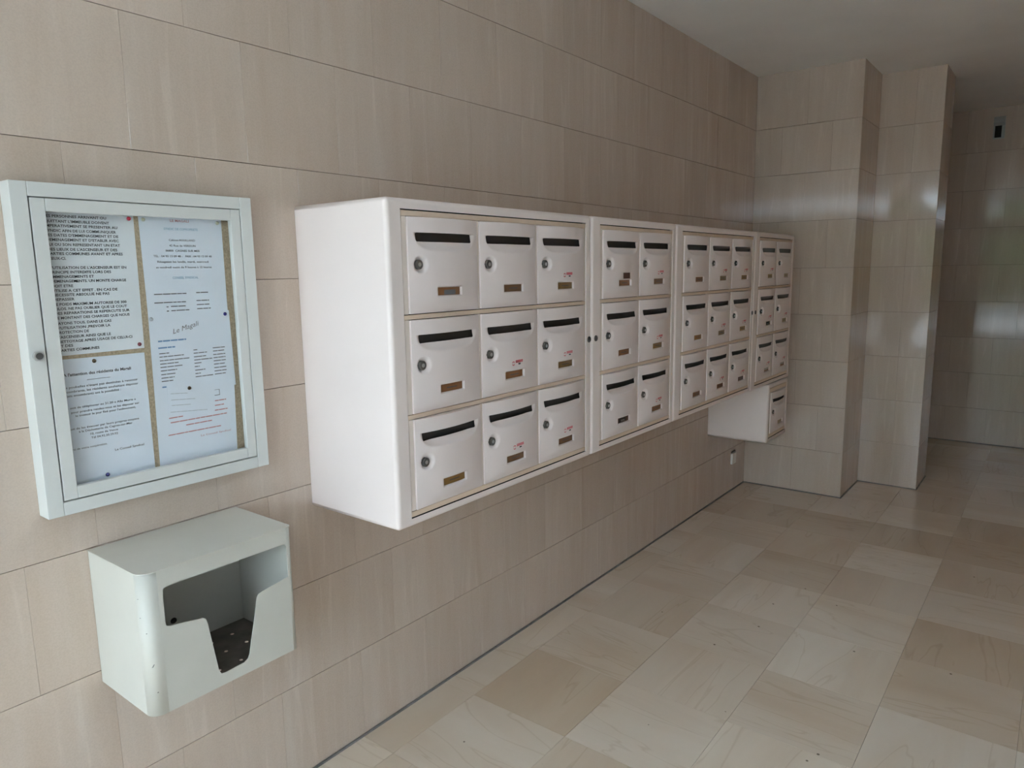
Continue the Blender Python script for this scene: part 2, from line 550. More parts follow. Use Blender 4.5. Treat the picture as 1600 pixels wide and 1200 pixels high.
def hedge():
    from mathutils import noise
    bm = bmesh.new()
    nx, nz = 160, 14
    g = []
    prof = [(0.0, 0.0)] + [(0.0 + 0.05 * math.sin(k), k / 9) for k in range(1, 9)] + [(0.12, 0.97), (0.35, 1.0), (0.65, 1.0), (0.9, 0.96), (1.0, 0.5), (1.0, 0.0)]
    for i in range(nx + 1):
        x = -16 + 36 * i / nx
        row = []
        for (d, h) in prof:
            q = Vector((x, -d * 1.5, h * 3.0))
            n = noise.fractal(q * 1.3, 0.9, 2.0, 4) * 0.22
            row.append(bm.verts.new((x, -17.0 - d * 1.5 + n * (0.2 + h), -0.02 + max(0, h * 3.0 + n * h * 1.1))))
        g.append(row)
    for i in range(nx):
        for j in range(len(prof) - 1):
            bm.faces.new((g[i][j], g[i + 1][j], g[i + 1][j + 1], g[i][j + 1]))
    tag(from_bm('hedge', bm, M['leaf']), 'long clipped dark green hedge outside the glazed entrance', 'hedge')
hedge()
shrub(-2.6, -13.5, 1.7, 3.4, 'broad low dark green tree outside the glazed entrance, left', 1)
shrub(1.3, -13.2, 1.9, 4.3, 'tall dark green tree outside the glazed entrance, centre', 2)
shrub(5.2, -13.0, 1.6, 3.0, 'small dark green tree outside the glazed entrance, right', 3)

# ------------------------------------------------------------------ letterbox banks
XF = 0.370          # front plane of the casings
DW, DH = 0.272, 0.249
DPU, DPV = 0.2865, 0.2655

def door_height(u, v):
    """outward relief of a letterbox door, metres"""
    s = 2 * u / DW - 1
    tp = 1.0 if v > 0.040 else 1 - (1 - v / 0.040) ** 2      # the bulge rolls in towards the bottom edge
    h = 0.005 + 0.016 * (1 - s * s) * tp
    # scoop under the slot
    if v < 0.2095:
        e = abs((u - 0.1365) / 0.119) ** 4 + ((0.2095 - v) / 0.047) ** 2
        if e < 1:
            h -= 0.010 * min(1.0, (1 - e) * 1.6) ** 0.8
    # dish around the lock
    d = math.hypot(u - 0.038, v - 0.1275)
    if d < 0.0215:
        h -= 0.0100 * (1 - (d / 0.0215) ** 2) ** 0.5
    return h

def plate_rect(): return (0.0915, 0.188, 0.0435, 0.0680)
SLOT = (0.0245, 0.2425, 0.1865, 0.2095)

def lines(a, b, step, extra):
    n = int(round((b - a) / step))
    s = {round(a + (b - a) * i / n, 5) for i in range(n + 1)}
    s = {q for q in s if q in (a, b) or all(abs(q - e) > step * 0.3 for e in extra)}
    s |= {round(e, 5) for e in extra}
    return sorted(s)

def make_door_mesh():
    p0, p1, q0, q1 = plate_rect()
    CR = (.0006, .0013, .0021, .0030, .0042, .0055)
    US = lines(0, DW, 0.0034, [SLOT[0], SLOT[1]] + [SLOT[0] + e for e in CR] + [SLOT[1] - e for e in CR] + [p0, p0 + .0012, p1, p1 - .0012])
    VS = lines(0, DH, 0.0034, [SLOT[2], SLOT[3]] + [SLOT[2] + e for e in CR] + [SLOT[3] - e for e in CR] + [q0, q0 + .0012, q1, q1 - .0012])
    bm = bmesh.new()
    g = []
    for u in US:
        col = []
        for v in VS:
            h = door_height(u, v)
            if p0 + .0010 < u < p1 - .0010 and q0 + .0010 < v < q1 - .0010:
                h -= 0.0080
            col.append(bm.verts.new((h, u, v)))
        g.append(col)
    for i in range(len(US) - 1):
        for j in range(len(VS) - 1):
            cu, cv = (US[i] + US[i + 1]) / 2, (VS[j] + VS[j + 1]) / 2
            if SLOT[0] < cu < SLOT[1] and SLOT[2] < cv < SLOT[3]:
                # rounded slot corners
                dx = max(SLOT[0] + .0055 - cu, cu - (SLOT[1] - .0055), 0)
                dz = max(SLOT[2] + .0055 - cv, cv - (SLOT[3] - .0055), 0)
                if math.hypot(dx, dz) < 0.0056:
                    continue
            f = bm.faces.new((g[i][j], g[i + 1][j], g[i + 1][j + 1], g[i][j + 1]))
            f.smooth = True
    # rim
    def rim(pts):
        lo = [bm.verts.new((-0.004, p.co.y, p.co.z)) for p in pts]
        hi = [bm.verts.new(p.co) for p in pts]
        for a in range(len(pts) - 1):
            bm.faces.new((hi[a], hi[a + 1], lo[a + 1], lo[a]))
    rim([c[0] for c in g]); rim([c[-1] for c in g]); rim(g[0]); rim(g[-1])
    me = bpy.data.meshes.new('letterbox_door')
    bmesh.ops.recalc_face_normals(bm, faces=bm.faces)
    # outward = +x
    big = max(bm.faces, key=lambda f: f.calc_area())
    sx = sum(f.normal.x for f in bm.faces if f.smooth)
    for f in bm.faces:
        if f.smooth and f.normal.x < 0:
            f.normal_flip()
    bm.to_mesh(me); bm.free()
    me.materials.append(M['door_white'])
    return me

def mesh_of(name, build, mat, smooth=False):
    bm = bmesh.new()
    build(bm)
    bmesh.ops.recalc_face_normals(bm, faces=bm.faces)
    me = bpy.data.meshes.new(name)
    bm.to_mesh(me); bm.free()
    me.materials.append(mat)
    if smooth:
        for p in me.polygons: p.use_smooth = True
    return me

DOOR = make_door_mesh()
def _flap(bm):
    vs_ = [bm.verts.new(c) for c in ((-.001, SLOT[0] - .006, SLOT[2] - .004), (-.001, SLOT[1] + .006, SLOT[2] - .004),
                                     (0.006, SLOT[1] + .006, SLOT[3] + .006), (0.006, SLOT[0] - .006, SLOT[3] + .006))]
    bm.faces.new(vs_)
    bk = [bm.verts.new(v.co + Vector((-.0012, 0, 0))) for v in vs_]
    bm.faces.new(bk[::-1])
    for i in range(4):
        j = (i + 1) % 4
        bm.faces.new((vs_[i], bk[i], bk[j], vs_[j]))
FLAP = mesh_of('slot_flap', _flap, M['flap'])
LU, LV = 0.0325, 0.1275
def _lock(bm):
    hb = 0.0005
    bm_cyl_x(bm, LU, LV, hb, hb + 0.0115, 0.0132, 24, 0.0125)
    bm_cyl_x(bm, LU, LV, hb + 0.0115, hb + 0.0126, 0.0125, 24, 0.0100)
LOCK = mesh_of('lock', _lock, M['lock_body'])
def _key(bm):
    bm_cyl_x(bm, LU, LV, 0.0125, 0.0136, 0.0055, 18); bm_box(bm, 0.0130, 0.0139, LU - .0009, LU + .0009, LV - .0042, LV + .0042)
KEYW = mesh_of('keyway', _key, M['chrome'])
def _plate(bm):
    p0, p1, q0, q1 = plate_rect()
    a, b = p0 + .0022, p1 - .0022
    n = 10
    for k in range(n):
        u0, u1 = a + (b - a) * k / n, a + (b - a) * (k + 1) / n
        x0 = 0.005 + 0.016 * (1 - (2 * u0 / DW - 1) ** 2) - 0.0072
        x1 = 0.005 + 0.016 * (1 - (2 * u1 / DW - 1) ** 2) - 0.0072
        bm.faces.new([bm.verts.new(c) for c in ((x0, u0, q0 + .0018), (x1, u1, q0 + .0018), (x1, u1, q1 - .0018), (x0, u0, q1 - .0018))])
    bmesh.ops.remove_doubles(bm, verts=bm.verts, dist=1e-6)
    r = bmesh.ops.extrude_face_region(bm, geom=list(bm.faces))
    for v in [e for e in r['geom'] if isinstance(e, bmesh.types.BMVert)]:
        v.co.x += 0.0008
PLATES = [mesh_of('name_plate', _plate, m) for m in BRASS]
def surf(u): return 0.005 + 0.016 * (1 - (2 * u / DW - 1) ** 2)

def strip(bm, u0, u1, v0, v1, lift=0.0004, base=surf, n=3):
    pts = [u0 + (u1 - u0) * k / n for k in range(n + 1)]
    lo = [bm.verts.new((base(u) + lift, u, v0)) for u in pts]
    hi = [bm.verts.new((base(u) + lift, u, v1)) for u in pts]
    for k in range(n):
        bm.faces.new((lo[k], lo[k + 1], hi[k + 1], hi[k]))

def _sticker(bm):
    # red ring with a break on each side
    cu, cv = 0.1285, 0.0905
    for a0, a1 in ((0.35, 2.8), (3.5, 5.95)):
        pr = None
        for k in range(9):
            t = a0 + (a1 - a0) * k / 8
            pt = []
            for r in (0.0044, 0.0068):
                u, v = cu + r * math.cos(t), cv + r * math.sin(t)
                pt.append(bm.verts.new((surf(u) + .0004, u, v)))
            if pr:
                bm.faces.new((pr[0], pr[1], pt[1], pt[0]))
            pr = pt
    # five small red block letters on a band
    for k in range(5):
        u0 = 0.1395 + k * 0.0078
        strip(bm, u0, u0 + 0.0066, 0.0975, 0.0995, n=1)
        strip(bm, u0, u0 + 0.0066, 0.0915, 0.0935, n=1)
        strip(bm, u0, u0 + 0.0026, 0.0935, 0.0975, n=1)
        strip(bm, u0 + 0.0040, u0 + 0.0066, 0.0930, 0.0980, n=1)
STICK = mesh_of('sticker', _sticker, M['red'])
STICKB = mesh_of('sticker_mark', lambda bm: strip(bm, 0.1535, 0.1655, 0.0850, 0.0890), M['ink'])

def psurf(u): return surf(u) - 0.0063
def _engr(bm):
    strip(bm, 0.120, 0.162, 0.0545, 0.0572, base=psurf)
ENGR = mesh_of('engraving', _engr, M['ink_soft'])
GREYL = mesh_of('label_strip', lambda bm: strip(bm, 0.120, 0.166, 0.0465, 0.0595, base=psurf, lift=.0006), plain('grey_label', (0.17, 0.17, 0.185), 0.6))
WHITEL = mesh_of('label_strip', lambda bm: (strip(bm, 0.122, 0.150, 0.0535, 0.0560, base=psurf, lift=.0006), strip(bm, 0.122, 0.158, 0.0490, 0.0503, base=psurf, lift=.0006)), plain('pale_label_print', (0.45, 0.46, 0.44), 0.6))
BLACKL = mesh_of('label_backing', lambda bm: strip(bm, 0.108, 0.162, 0.0475, 0.0650, base=psurf, lift=.0003), plain('black_label', (0.015, 0.012, 0.012), 0.5))
PALEL = mesh_of('label_strip', lambda bm: strip(bm, 0.099, 0.180, 0.0555, 0.0650, base=psurf, lift=.0006), plain('pale_card_label', (0.50, 0.46, 0.42), 0.7))
EXTRA = mesh_of('extra_name_plate', lambda bm: (strip(bm, 0.120, 0.172, 0.0715, 0.0935, lift=.0010), strip(bm, 0.120, 0.172, 0.0715, 0.0935, lift=.0018)), BRASS[6])

def add_door(bank, y0, z0, plate, stick, special=None, x=XF):
    d = link('door', DOOR, (x - 0.003, y0, z0), bank)
    def sub(name, me):
        return link(name, me, (x - 0.003, y0, z0), d)
    sub('slot_flap', FLAP)
    sub('lock', LOCK)
    sub('keyway', KEYW)
    sub('name_plate', PLATES[plate])
    if special == 'grey':
        sub('label_strip', GREYL)
    elif special == 'print':
        sub('label_backing', BLACKL); sub('label_strip', WHITEL)
    elif special == 'pale':
        sub('label_strip', PALEL)
    else:
        sub('engraving', ENGR)
    if special == 'extra':
        sub('extra_name_plate', EXTRA)
    if stick:
        sub('sticker', STICK); sub('sticker_mark', STICKB)
    return d

def casing(bank, y0, y1, z0, z1, gy0, gy1, gz0, gz1, x0=0.001, x1=XF, r=0.012):
    bm = bmesh.new()
    bm_box(bm, x0, x1, y0, y1, z0, z1)
    es = [e for e in bm.edges if not all(abs(v.co.x - x0) < 1e-6 for v in e.verts)]
    bmesh.ops.bevel(bm, geom=es, offset=r, segments=5, affect='EDGES', profile=0.5)
    bm.faces.ensure_lookup_table()
    front = max((f for f in bm.faces if f.normal.x > 0.99), key=lambda f: f.calc_area())
    bmesh.ops.inset_region(bm, faces=[front], thickness=0.01)
    cy, cz = (y0 + y1) / 2, (z0 + z1) / 2
    for v in front.verts:
        v.co = Vector((x1, gy0 if v.co.y < cy else gy1, gz0 if v.co.z < cz else gz1))
    ret = bmesh.ops.extrude_face_region(bm, geom=[front])
    nv = [e for e in ret['geom'] if isinstance(e, bmesh.types.BMVert)]
    for v in nv:
        v.co.x -= 0.016
    if front.is_valid:
        bmesh.ops.delete(bm, geom=[front], context='FACES_ONLY')
    for f in bm.faces:
        c = f.calc_center_median()
        if c.x < x1 - 1e-4 and gy0 - 1e-4 <= c.y <= gy1 + 1e-4 and gz0 - 1e-4 <= c.z <= gz1 + 1e-4 and c.x > x1 - 0.02:
            f.material_index = 0 if abs(f.normal.y) > 0.9 else 1  # gap shade painted black on recess back, top and bottom; sides stay white
        else:
            f.smooth = abs(f.normal.x) < 0.999 and abs(f.normal.y) < 0.999 and abs(f.normal.z) < 0.999
    o = from_bm('casing', bm, [M['white'], M['black']], bank)
    return o

def bank_of(y0, y1, z0, z1, gy0, gy1, gz0, gz1, ncol, nrow, doors, label, group, knobs=(), dy=0.021, ztop=None):
    bank = empty('letterbox_bank' if nrow > 1 else 'letterbox', (0, (y0 + y1) / 2, z0), label, 'mailbox', group)
    casing(bank, y0, y1, z0, z1, gy0, gy1, gz0, gz1)
    g = 0.0028
    a0, a1, b0, b1 = gy0 + g, gy1 - g, gz0 + g, gz1 - g
    xs0, xs1 = XF - 0.013, XF - 0.0015
    ztop = (gz1 - 0.019) if ztop is None else ztop
    yd0 = gy0 + dy
    z_edges = []
    for r in range(nrow):
        z_edges.append((ztop - DH - r * DPV, ztop - r * DPV))
    # horizontal rails
    tops = [b1] + [ze[0] - 0.0024 for ze in z_edges]
    bots = [ze[1] + 0.0017 for ze in z_edges] + [b0]
    for t_, b_ in zip(tops, bots):
        if t_ - b_ > 0.003:
            box('rail', xs0, xs1, a0, a1, b_, t_, M['beige'], bank, 0.001, 1)
    # vertical stiles between the rails
    ys = [a0] + [yd0 + c * DPU - (DPU - DW) for c in range(1, ncol)] + [yd0 + ncol * DPU - (DPU - DW)]
    ye = [yd0] + [yd0 + c * DPU for c in range(1, ncol)] + [a1]
    for c, (s_, e_) in enumerate(zip(ys, ye)):
        for r in range(nrow):
            box('stile', xs0, xs1 - 0.0006, s_ + 0.0008, e_ - 0.0008, z_edges[r][0] - .001, z_edges[r][1] + .001, M['stile'], bank, 0.001, 1)
    for r in range(nrow):
        for c in range(ncol):
            pl, st, sp = doors[r][c]
            add_door(bank, yd0 + c * DPU, z_edges[r][0], pl, st, sp)
    for (ky, kz) in knobs:
        bm = bmesh.new()
        bm_cyl_x(bm, ky, kz, XF - 0.001, XF + 0.0025, 0.0115, 18, 0.0105)
        from_bm('block_lock', bm, M['dark_metal'], bank)
    return bank

ZB, ZT, GZ0, GZ1 = 0.831, 1.700, 0.854, 1.673
G = 'letterbox banks along the tiled wall'
bank_of(1.245, 2.2155, ZB, ZT, 1.294, 2.181, GZ0, GZ1, 3, 3,
        [[(0, 0, 'grey'), (3, 0, None), (1, 1, None)],
         [(0, 0, None), (0, 1, None), (1, 1, None)],
         [(2, 0, None), (3, 1, None), (3, 1, None)]],
        'white nine-door letterbox bank with its bright left side facing the entrance', G, [(2.200, 1.264)])
bank_of(2.2185, 2.9125, ZB, ZT, 2.275, 2.879, GZ0, GZ1, 2, 3,
        [[(0, 0, 'extra'), (3, 1, None)], [(0, 0, None), (1, 1, None)], [(6, 0, 'print'), (0, 1, None)]],
        'white six-door letterbox bank between the two nine-door banks', G, [(2.247, 1.264)])
bank_of(2.9155, 3.8955, ZB, ZT, 2.974, 3.866, GZ0, GZ1, 3, 3,
        [[(0, 0, None), (1, 1, None), (2, 1, None)], [(2, 0, None), (1, 1, None), (5, 1, None)], [(0, 0, None), (4, 1, None), (6, 1, None)]],
        'white nine-door letterbox bank standing third along the tiled wall', G, [(3.881, 1.266)])
bank_of(3.8985, 4.5820, ZB - 0.004, ZT, 3.960, 4.549, GZ0 - .002, GZ1, 2, 3,
        [[(5, 1, None), (5, 0, None)], [(5, 1, 'print'), (5, 1, None)], [(0, 1, 'pale'), (0, 1, 'pale')]],
        'white six-door letterbox bank nearest the corner', G, [(3.932, 1.266)], dy=0.016)
bank_of(4.215, 4.5800, 0.468, 0.8225, 4.236, 4.556, 0.494, 0.800, 1, 1, [[(5, 0, None)]],
        'single white letterbox hanging below the corner end of the letterbox row', None, dy=0.024, ztop=0.770)

# ------------------------------------------------------------------ notice case
NB = empty('notice_board', (0, 0.813, 1.004), 'white framed glazed notice case with a key lock, full of paper notices', 'notice board')
Y0, Y1, Z0, Z1, XB = 0.5445, 1.0790, 1.0045, 1.7060, 0.050
W_ = 0.0315
box('frame_stile', 0.001, XB, Y0, Y0 + W_, Z0, Z1, M['board'], NB, 0.0012)
box('frame_stile', 0.001, XB, Y1 - W_, Y1, Z0, Z1, M['board'], NB, 0.0012)
box('frame_rail', 0.001, XB, Y0 + W_ + .0004, Y1 - W_ - .0004, Z1 - 0.029, Z1, M['board'], NB, 0.0012)
box('frame_rail', 0.001, XB, Y0 + W_ + .0004, Y1 - W_ - .0004, Z0, Z0 + 0.029, M['board'], NB, 0.0012)
box('cork_panel', 0.004, 0.020, Y0 + W_, Y1 - W_, Z0 + .029, Z1 - .029, M['cork'], NB)
dy0, dy1, dz0, dz1 = Y0 + W_ + .0028, Y1 - W_ - .0020, Z0 + .029 + .0030, Z1 - .029 - .0022
iy0, iy1, iz0, iz1 = 0.6065, 1.0200, 1.0630, 1.6480
door = box('door', 0.034, XB - 0.001, dy0, iy0, dz0, dz1, M['board'], NB, 0.0012)
box('door_stile', 0.034, XB - 0.001, iy1, dy1, dz0, dz1, M['board'], door, 0.0012)
box('door_rail', 0.034, XB - 0.001, iy0 + .0003, iy1 - .0003, iz1, dz1, M['board'], door, 0.0012)
box('door_rail', 0.034, XB - 0.001, iy0 + .0003, iy1 - .0003, dz0, iz0, M['board'], door, 0.0012)
box('glass_pane', 0.0375, 0.0405, iy0 - .004, iy1 + .004, iz0 - .004, iz1 + .004, M['glass'], door)
bm = bmesh.new()
bm_cyl_x(bm, 0.5610, 1.354, XB - .002, XB + 0.009, 0.0105, 24, 0.0095)
lk = from_bm('lock', bm, M['chrome'], NB)
bm = bmesh.new()
bm_cyl_x(bm, 0.5610, 1.354, XB + .008, XB + 0.0098, 0.0070, 20)
from_bm('keyway', bm, M['dark_metal'], lk)

# printed lines
def text_mesh(s, bold=0.0, shear=0.0):
    cu = bpy.data.curves.new('t', 'FONT')
    cu.body = s
    cu.size = 1.0
    cu.offset = bold
    cu.shear = shear
    cu.resolution_u = 2
    cu.fill_mode = 'FRONT'
    o = bpy.data.objects.new('t', cu)
    me = bpy.data.meshes.new_from_object(o)
    bpy.data.objects.remove(o)
    bpy.data.curves.remove(cu)
    return me

def add_line(bm, s, y0, y1, zc, hgt, xx, bold=0.0, rot=0.0, shear=0.0):
    """print s between y0 and y1, cap height hgt centred on zc"""
    me = text_mesh(s, bold, shear)
    if not me.vertices:
        bpy.data.meshes.remove(me); return
    mnx = min(v.co.x for v in me.vertices); mxx = max(v.co.x for v in me.vertices)
    sx = (y1 - y0) / max(1e-6, mxx - mnx)
    sz = hgt / 0.69
    c, sn = math.cos(rot), math.sin(rot)
    vs_ = []
    for v in me.vertices:
        a, b = (v.co.x - mnx) * sx, (v.co.y - 0.345) * sz
        vs_.append(bm.verts.new((xx, y0 + a * c - b * sn, zc + a * sn + b * c)))
    for p in me.polygons:
        try:
            bm.faces.new([vs_[i] for i in p.vertices])
        except ValueError:
            pass
    bpy.data.meshes.remove(me)

def add_bars(bm, y0, y1, zc, hgt, xx, seed, dz=0.0):
    """illegible small print: word-length dashes"""
    r = random.Random(seed)
    y = y0
    while y < y1 - 0.002:
        w = min(r.uniform(0.008, 0.022), y1 - y)
        f = lambda q: zc + dz * (q - y0) / (y1 - y0)
        bm.faces.new([bm.verts.new(c) for c in ((xx, y, f(y) - hgt / 2), (xx, y + w, f(y + w) - hgt / 2), (xx, y + w, f(y + w) + hgt / 2), (xx, y, f(y) + hgt / 2))])
        y += w + 0.0013

def paper(name, corners, x, label, mat='paper', lift=0.0):
    """sheet as a slightly curled grid; corners TL TR BR BL in (y,z)"""
    root = empty(name, (x, sum(c[0] for c in corners) / 4, min(c[1] for c in corners)), label, 'notice', 'papers pinned in the notice case')
    bm = bmesh.new()
    n = 8
    g = []
    for i in range(n + 1):
        row = []
        for j in range(n + 1):
            a, b = i / n, j / n
            t = [corners[0][k] * (1 - a) + corners[1][k] * a for k in (0, 1)]
            q = [corners[3][k] * (1 - a) + corners[2][k] * a for k in (0, 1)]
            yy, zz = t[0] * (1 - b) + q[0] * b, t[1] * (1 - b) + q[1] * b
            curl = lift * (max(0, b - 0.75) / 0.25) ** 2
            row.append(bm.verts.new((x + curl, yy, zz)))
        g.append(row)
    for i in range(n):
        for j in range(n):
            bm.faces.new((g[i][j], g[i][j + 1], g[i + 1][j + 1], g[i + 1][j]))
    r = bmesh.ops.extrude_face_region(bm, geom=list(bm.faces))
    for v in [e for e in r['geom'] if isinstance(e, bmesh.types.BMVert)]:
        v.co.x -= 0.0003
    from_bm('sheet', bm, M[mat], root)
    return root

def text_part(root, lines_, mat, name='printed_text'):
    bm = bmesh.new()
    for fn, args in lines_:
        fn(bm, *args)
    if bm.faces:
        return from_bm(name, bm, M[mat], root)
    bm.free()

# 1: bold capitals
n1 = paper('notice_sheet', [(0.597, 1.6515), (0.7945, 1.6515), (0.7915, 1.3475), (0.597, 1.3460)], 0.0210,
           'paper notice in bold capitals about moving in, upper left of the notice case', 'paper_warm')
L1 = [("LES PERSONNES ARRIVANT OU", .735, 1.6415), ("QUITTANT L'IMMEUBLE DOIVENT", .740, 1.631), ("IMPERATIVEMENT SE PRESENTER AU", .757, 1.6215),
      ("SYNDIC AFIN DE LUI COMMUNIQUER", .753, 1.6115), ("LES DATES D'EMMENAGEMENT ET DE", .757, 1.602), ("DEMENAGEMENT ET D'ETABLIR AVEC", .757, 1.5925),
      ("LUI OU SON REPRESENTANT UN ETAT", .759, 1.5825), ("DES LIEUX DE L'ASCENSEUR ET DES", .752, 1.5725), ("PARTIES COMMUNES AVANT ET APRES", .763, 1.5635),
      ("CEUX-CI.", .645, 1.5535), ("L'UTILISATION DE L'ASCENSEUR EST EN", .768, 1.534), ("PRINCIPE INTERDITE LORS DES", .734, 1.5245),
      ("EMMENAGEMENTS ET", .697, 1.515), ("DEMENAGEMENTS. UN MONTE CHARGE", .765, 1.5055), ("DOIT ETRE", .653, 1.4955), ("UTILISE A CET EFFET . EN CAS DE", .744, 1.4855),
      ("NECESSITE ABSOLUE NE PAS", .726, 1.4765), ("DEPASSER", .653, 1.467), ("LE POIDS MAXIMUM AUTORISE DE 300", .761, 1.4565), ("KILOS. NE PAS OUBLIER QUE LE COUT", .761, 1.447),
      ("DES REPARATIONS SE REPERCUTE SUR", .766, 1.4375), ("LE MONTANT DES CHARGES QUE NOUS", .765, 1.4275), ("PAYONS TOUS. DANS LE CAS", .724, 1.416), ("D'UTILISATION ,PREVOIR LA", .721, 1.406),
      ("PROTECTION DE", .675, 1.3965), ("L'ASCENSEUR AINSI QUE LE", .720, 1.3865), ("NETTOYAGE APRES USAGE DE CELUI-CI", .766, 1.3765), ("ET DES", .640, 1.3675), ("PARTIES COMMUNES", .693, 1.358)]
text_part(n1, [(add_line, (s, 0.6115, y1, z, 0.0054, 0.0215, 0.022)) for s, y1, z in L1], 'ink')

# 2: residents' notice, lower left
n2 = paper('notice_sheet', [(0.597, 1.3385), (0.7900, 1.3370), (0.7900, 1.0500), (0.597, 1.0500)], 0.0213,
           'paper notice to residents about bulky rubbish, lower left of the notice case')
L2 = [("A l'attention des résidents du Magali", .613, .756, 1.304, .0062, .03), ("Les poubelles n'étant pas destinées à recevoir", .608, .769, 1.2765, .0048, .012),
      ("encombrants, les résidents souhaitant déposer", .608, .769, 1.267, .0048, .012), ("objets encombrants ont la possibilité :", .608, .729, 1.258, .0048, .012),
      ("- soit de téléphoner au 31.20 « Allo Mairie »", .615, .760, 1.231, .0046, .012), ("pour prendre rendez-vous et les déposer sur", .621, .767, 1.221, .0046, .012),
      ("le trottoir le jour fixé pour l'enlèvement,", .629, .758, 1.2125, .0046, .012), ("- soit de les évacuer par leurs propres moyens", .608, .763, 1.1845, .0046, .012),
      ("à la Déchetterie de Cagnes-sur-Mer", .632, .747, 1.1765, .0046, .012), ("10, route de Vence", .655, .714, 1.1675, .0046, .012), ("Tél 04.92.20.29.92", .656, .713, 1.1585, .0046, .012),
      ("Merci de votre coopération.", .606, .688, 1.139, .0046, .012), ("Le Conseil Syndical", .703, .769, 1.121, .0048, .012)]
text_part(n2, [(add_line, (s, a, b, z, h, 0.0218, bo)) for s, a, b, z, h, bo in L2], 'ink_soft')
def rule(bm, y0, y1, z, h, xx):
    bm.faces.new([bm.verts.new(c) for c in ((xx, y0, z - h / 2), (xx, y1, z - h / 2), (xx, y1, z + h / 2), (xx, y0, z + h / 2))])
text_part(n2, [(rule, (.660, .709, 1.289, .0008, .0218))], 'ink_soft', 'rule_line')

# 3: managing agent's sheet, upper right
n3 = paper('notice_sheet', [(0.8050, 1.6520), (1.0100, 1.6520), (1.0095, 1.4150), (0.8070, 1.4150)], 0.0210,
           'paper sheet with centred lines of contact details, upper right of the notice case')
text_part(n3, [(add_line, ("LE MAGALI", .879, .925, 1.643, .0058, .0215, .01))], 'ink_red', 'heading')
text_part(n3, [(add_line, ("SYNDIC DE COPROPRIETE", .862, .946, 1.6235, .0052, .0215, .02)), (add_line, ("CONSEIL SYNDICAL", .873, .938, 1.5085, .0052, .0215, .02))], 'ink_paleblue', 'heading')
L3 = [("Cabinet ROULLAND", .872, .937, 1.5975), ("42 Rue de VERDUN", .872, .937, 1.5845), ("06800  CAGNES SUR MER", .862, .947, 1.5725), ("TEL : 04 93 13 09 48 -   FAX : 04 93 13 09 48", .832, .977, 1.5595),
      ("Réception les lundis, mardi, mercredi", .840, .968, 1.5465), ("et vendredi matin de 9 heures à 12 heures", .836, .975, 1.5335)]
text_part(n3, [(add_line, (s, a, b, z, .0046, .0215, .01)) for s, a, b, z in L3], 'ink_soft')
text_part(n3, [(add_bars, (a, b, z, .0022, .0215, i)) for i, (a, b, z) in enumerate([(.825, .904, 1.4705), (.929, .963, 1.4715), (.824, .901, 1.4505), (.928, .961, 1.452), (.852, .857, 1.440), (.863, .901, 1.4405), (.928, .961, 1.442), (.852, .857, 1.430), (.863, .909, 1.4305), (.928, .964, 1.432)])], 'ink_soft', 'small_print')

# 4: "Le Magali" list
n4 = paper('notice_sheet', [(0.8065, 1.4290), (1.0120, 1.4240), (1.0160, 1.2300), (0.8040, 1.2300)], 0.0216,
           'paper list headed Le Magali in slanting script, middle right of the notice case')
text_part(n4, [(add_line, ("Le Magali", .861, .931, 1.380, .0115, .0221, -0.004, 0.25, 0.35))], 'ink_soft', 'heading')
text_part(n4, [(add_bars, (.824, .893, 1.3595, .0036, .0221, 21)), (add_bars, (.823, .864, 1.3435, .0034, .0221, 22)), (add_bars, (.824, .834, 1.249, .0034, .0221, 23))], 'ink_blue', 'subheading')
rowz = [1.330, 1.322, 1.313, 1.305, 1.297, 1.2885, 1.2795, 1.271, 1.263]
c1 = [.848, .884, .898, .869, .881, .864, .859, .856, .852]
c2 = [.919, .944, .944, .957, .927, .922, .936, .923, .958]
text_part(n4, [(add_bars, (.824, b, z, .0020, .0221, 30 + i)) for i, (b, z) in enumerate(zip(c1, rowz))]
          + [(add_bars, (.909, b, z + .001, .0020, .0221, 50 + i)) for i, (b, z) in enumerate(zip(c2, rowz))]
          + [(add_bars, (.960, .993, z + .0015, .0020, .0221, 70 + i)) for i, z in enumerate(rowz)], 'ink_soft', 'small_print')

# 5: red text sheet, lower right
n5 = paper('notice_sheet', [(0.8040, 1.2460), (1.0120, 1.2450), (1.0060, 1.0520), (0.8010, 1.0520)], 0.0222,
           'paper notice in faded red text, lower right of the notice case', lift=0.0)
text_part(n5, [(add_bars, (a, b, z, .0026, .0227, 100 + i)) for i, (a, b, z) in enumerate([(.954, .985, 1.1965), (.953, .978, 1.1845), (.952, .987, 1.172), (.833, .868, 1.1715), (.836, .984, 1.160), (.874, .942, 1.148), (.828, .965, 1.130)])]
          + [(add_line, ("Le Conseil Syndical", .910, .991, 1.1145, .0046, .0227, .0))], 'ink_red')
def sq(bm, y0, y1, z0, z1, t, xx):
    rule(bm, y0, y1, z0, t, xx); rule(bm, y0, y1, z1, t * .6, xx); rule(bm, y1 - t, y1, (z0 + z1) / 2, z1 - z0, xx)
text_part(n5, [(sq, (.951, .969, 1.2105, 1.2245, .0014, .0227))], 'ink_soft', 'drawn_symbol')

# 6: small handwritten slip
n6 = paper('note_slip', [(0.8360, 1.2560), (0.9575, 1.2430), (0.9500, 1.1640), (0.8310, 1.1770)], 0.0228,
           'small paper slip with faint handwriting pinned over the red notice', 'paper', lift=0.0)
text_part(n6, [(add_bars, (.842, .884, 1.231, .0014, .0233, 201, -.004)), (add_bars, (.842, .902, 1.2155, .0014, .0233, 202, -.005)), (add_bars, (.842, .890, 1.202, .0014, .0233, 203, -.004)), (add_bars, (.838, .932, 1.186, .0014, .0233, 204, -.008))], 'ink_pencil', 'handwriting')

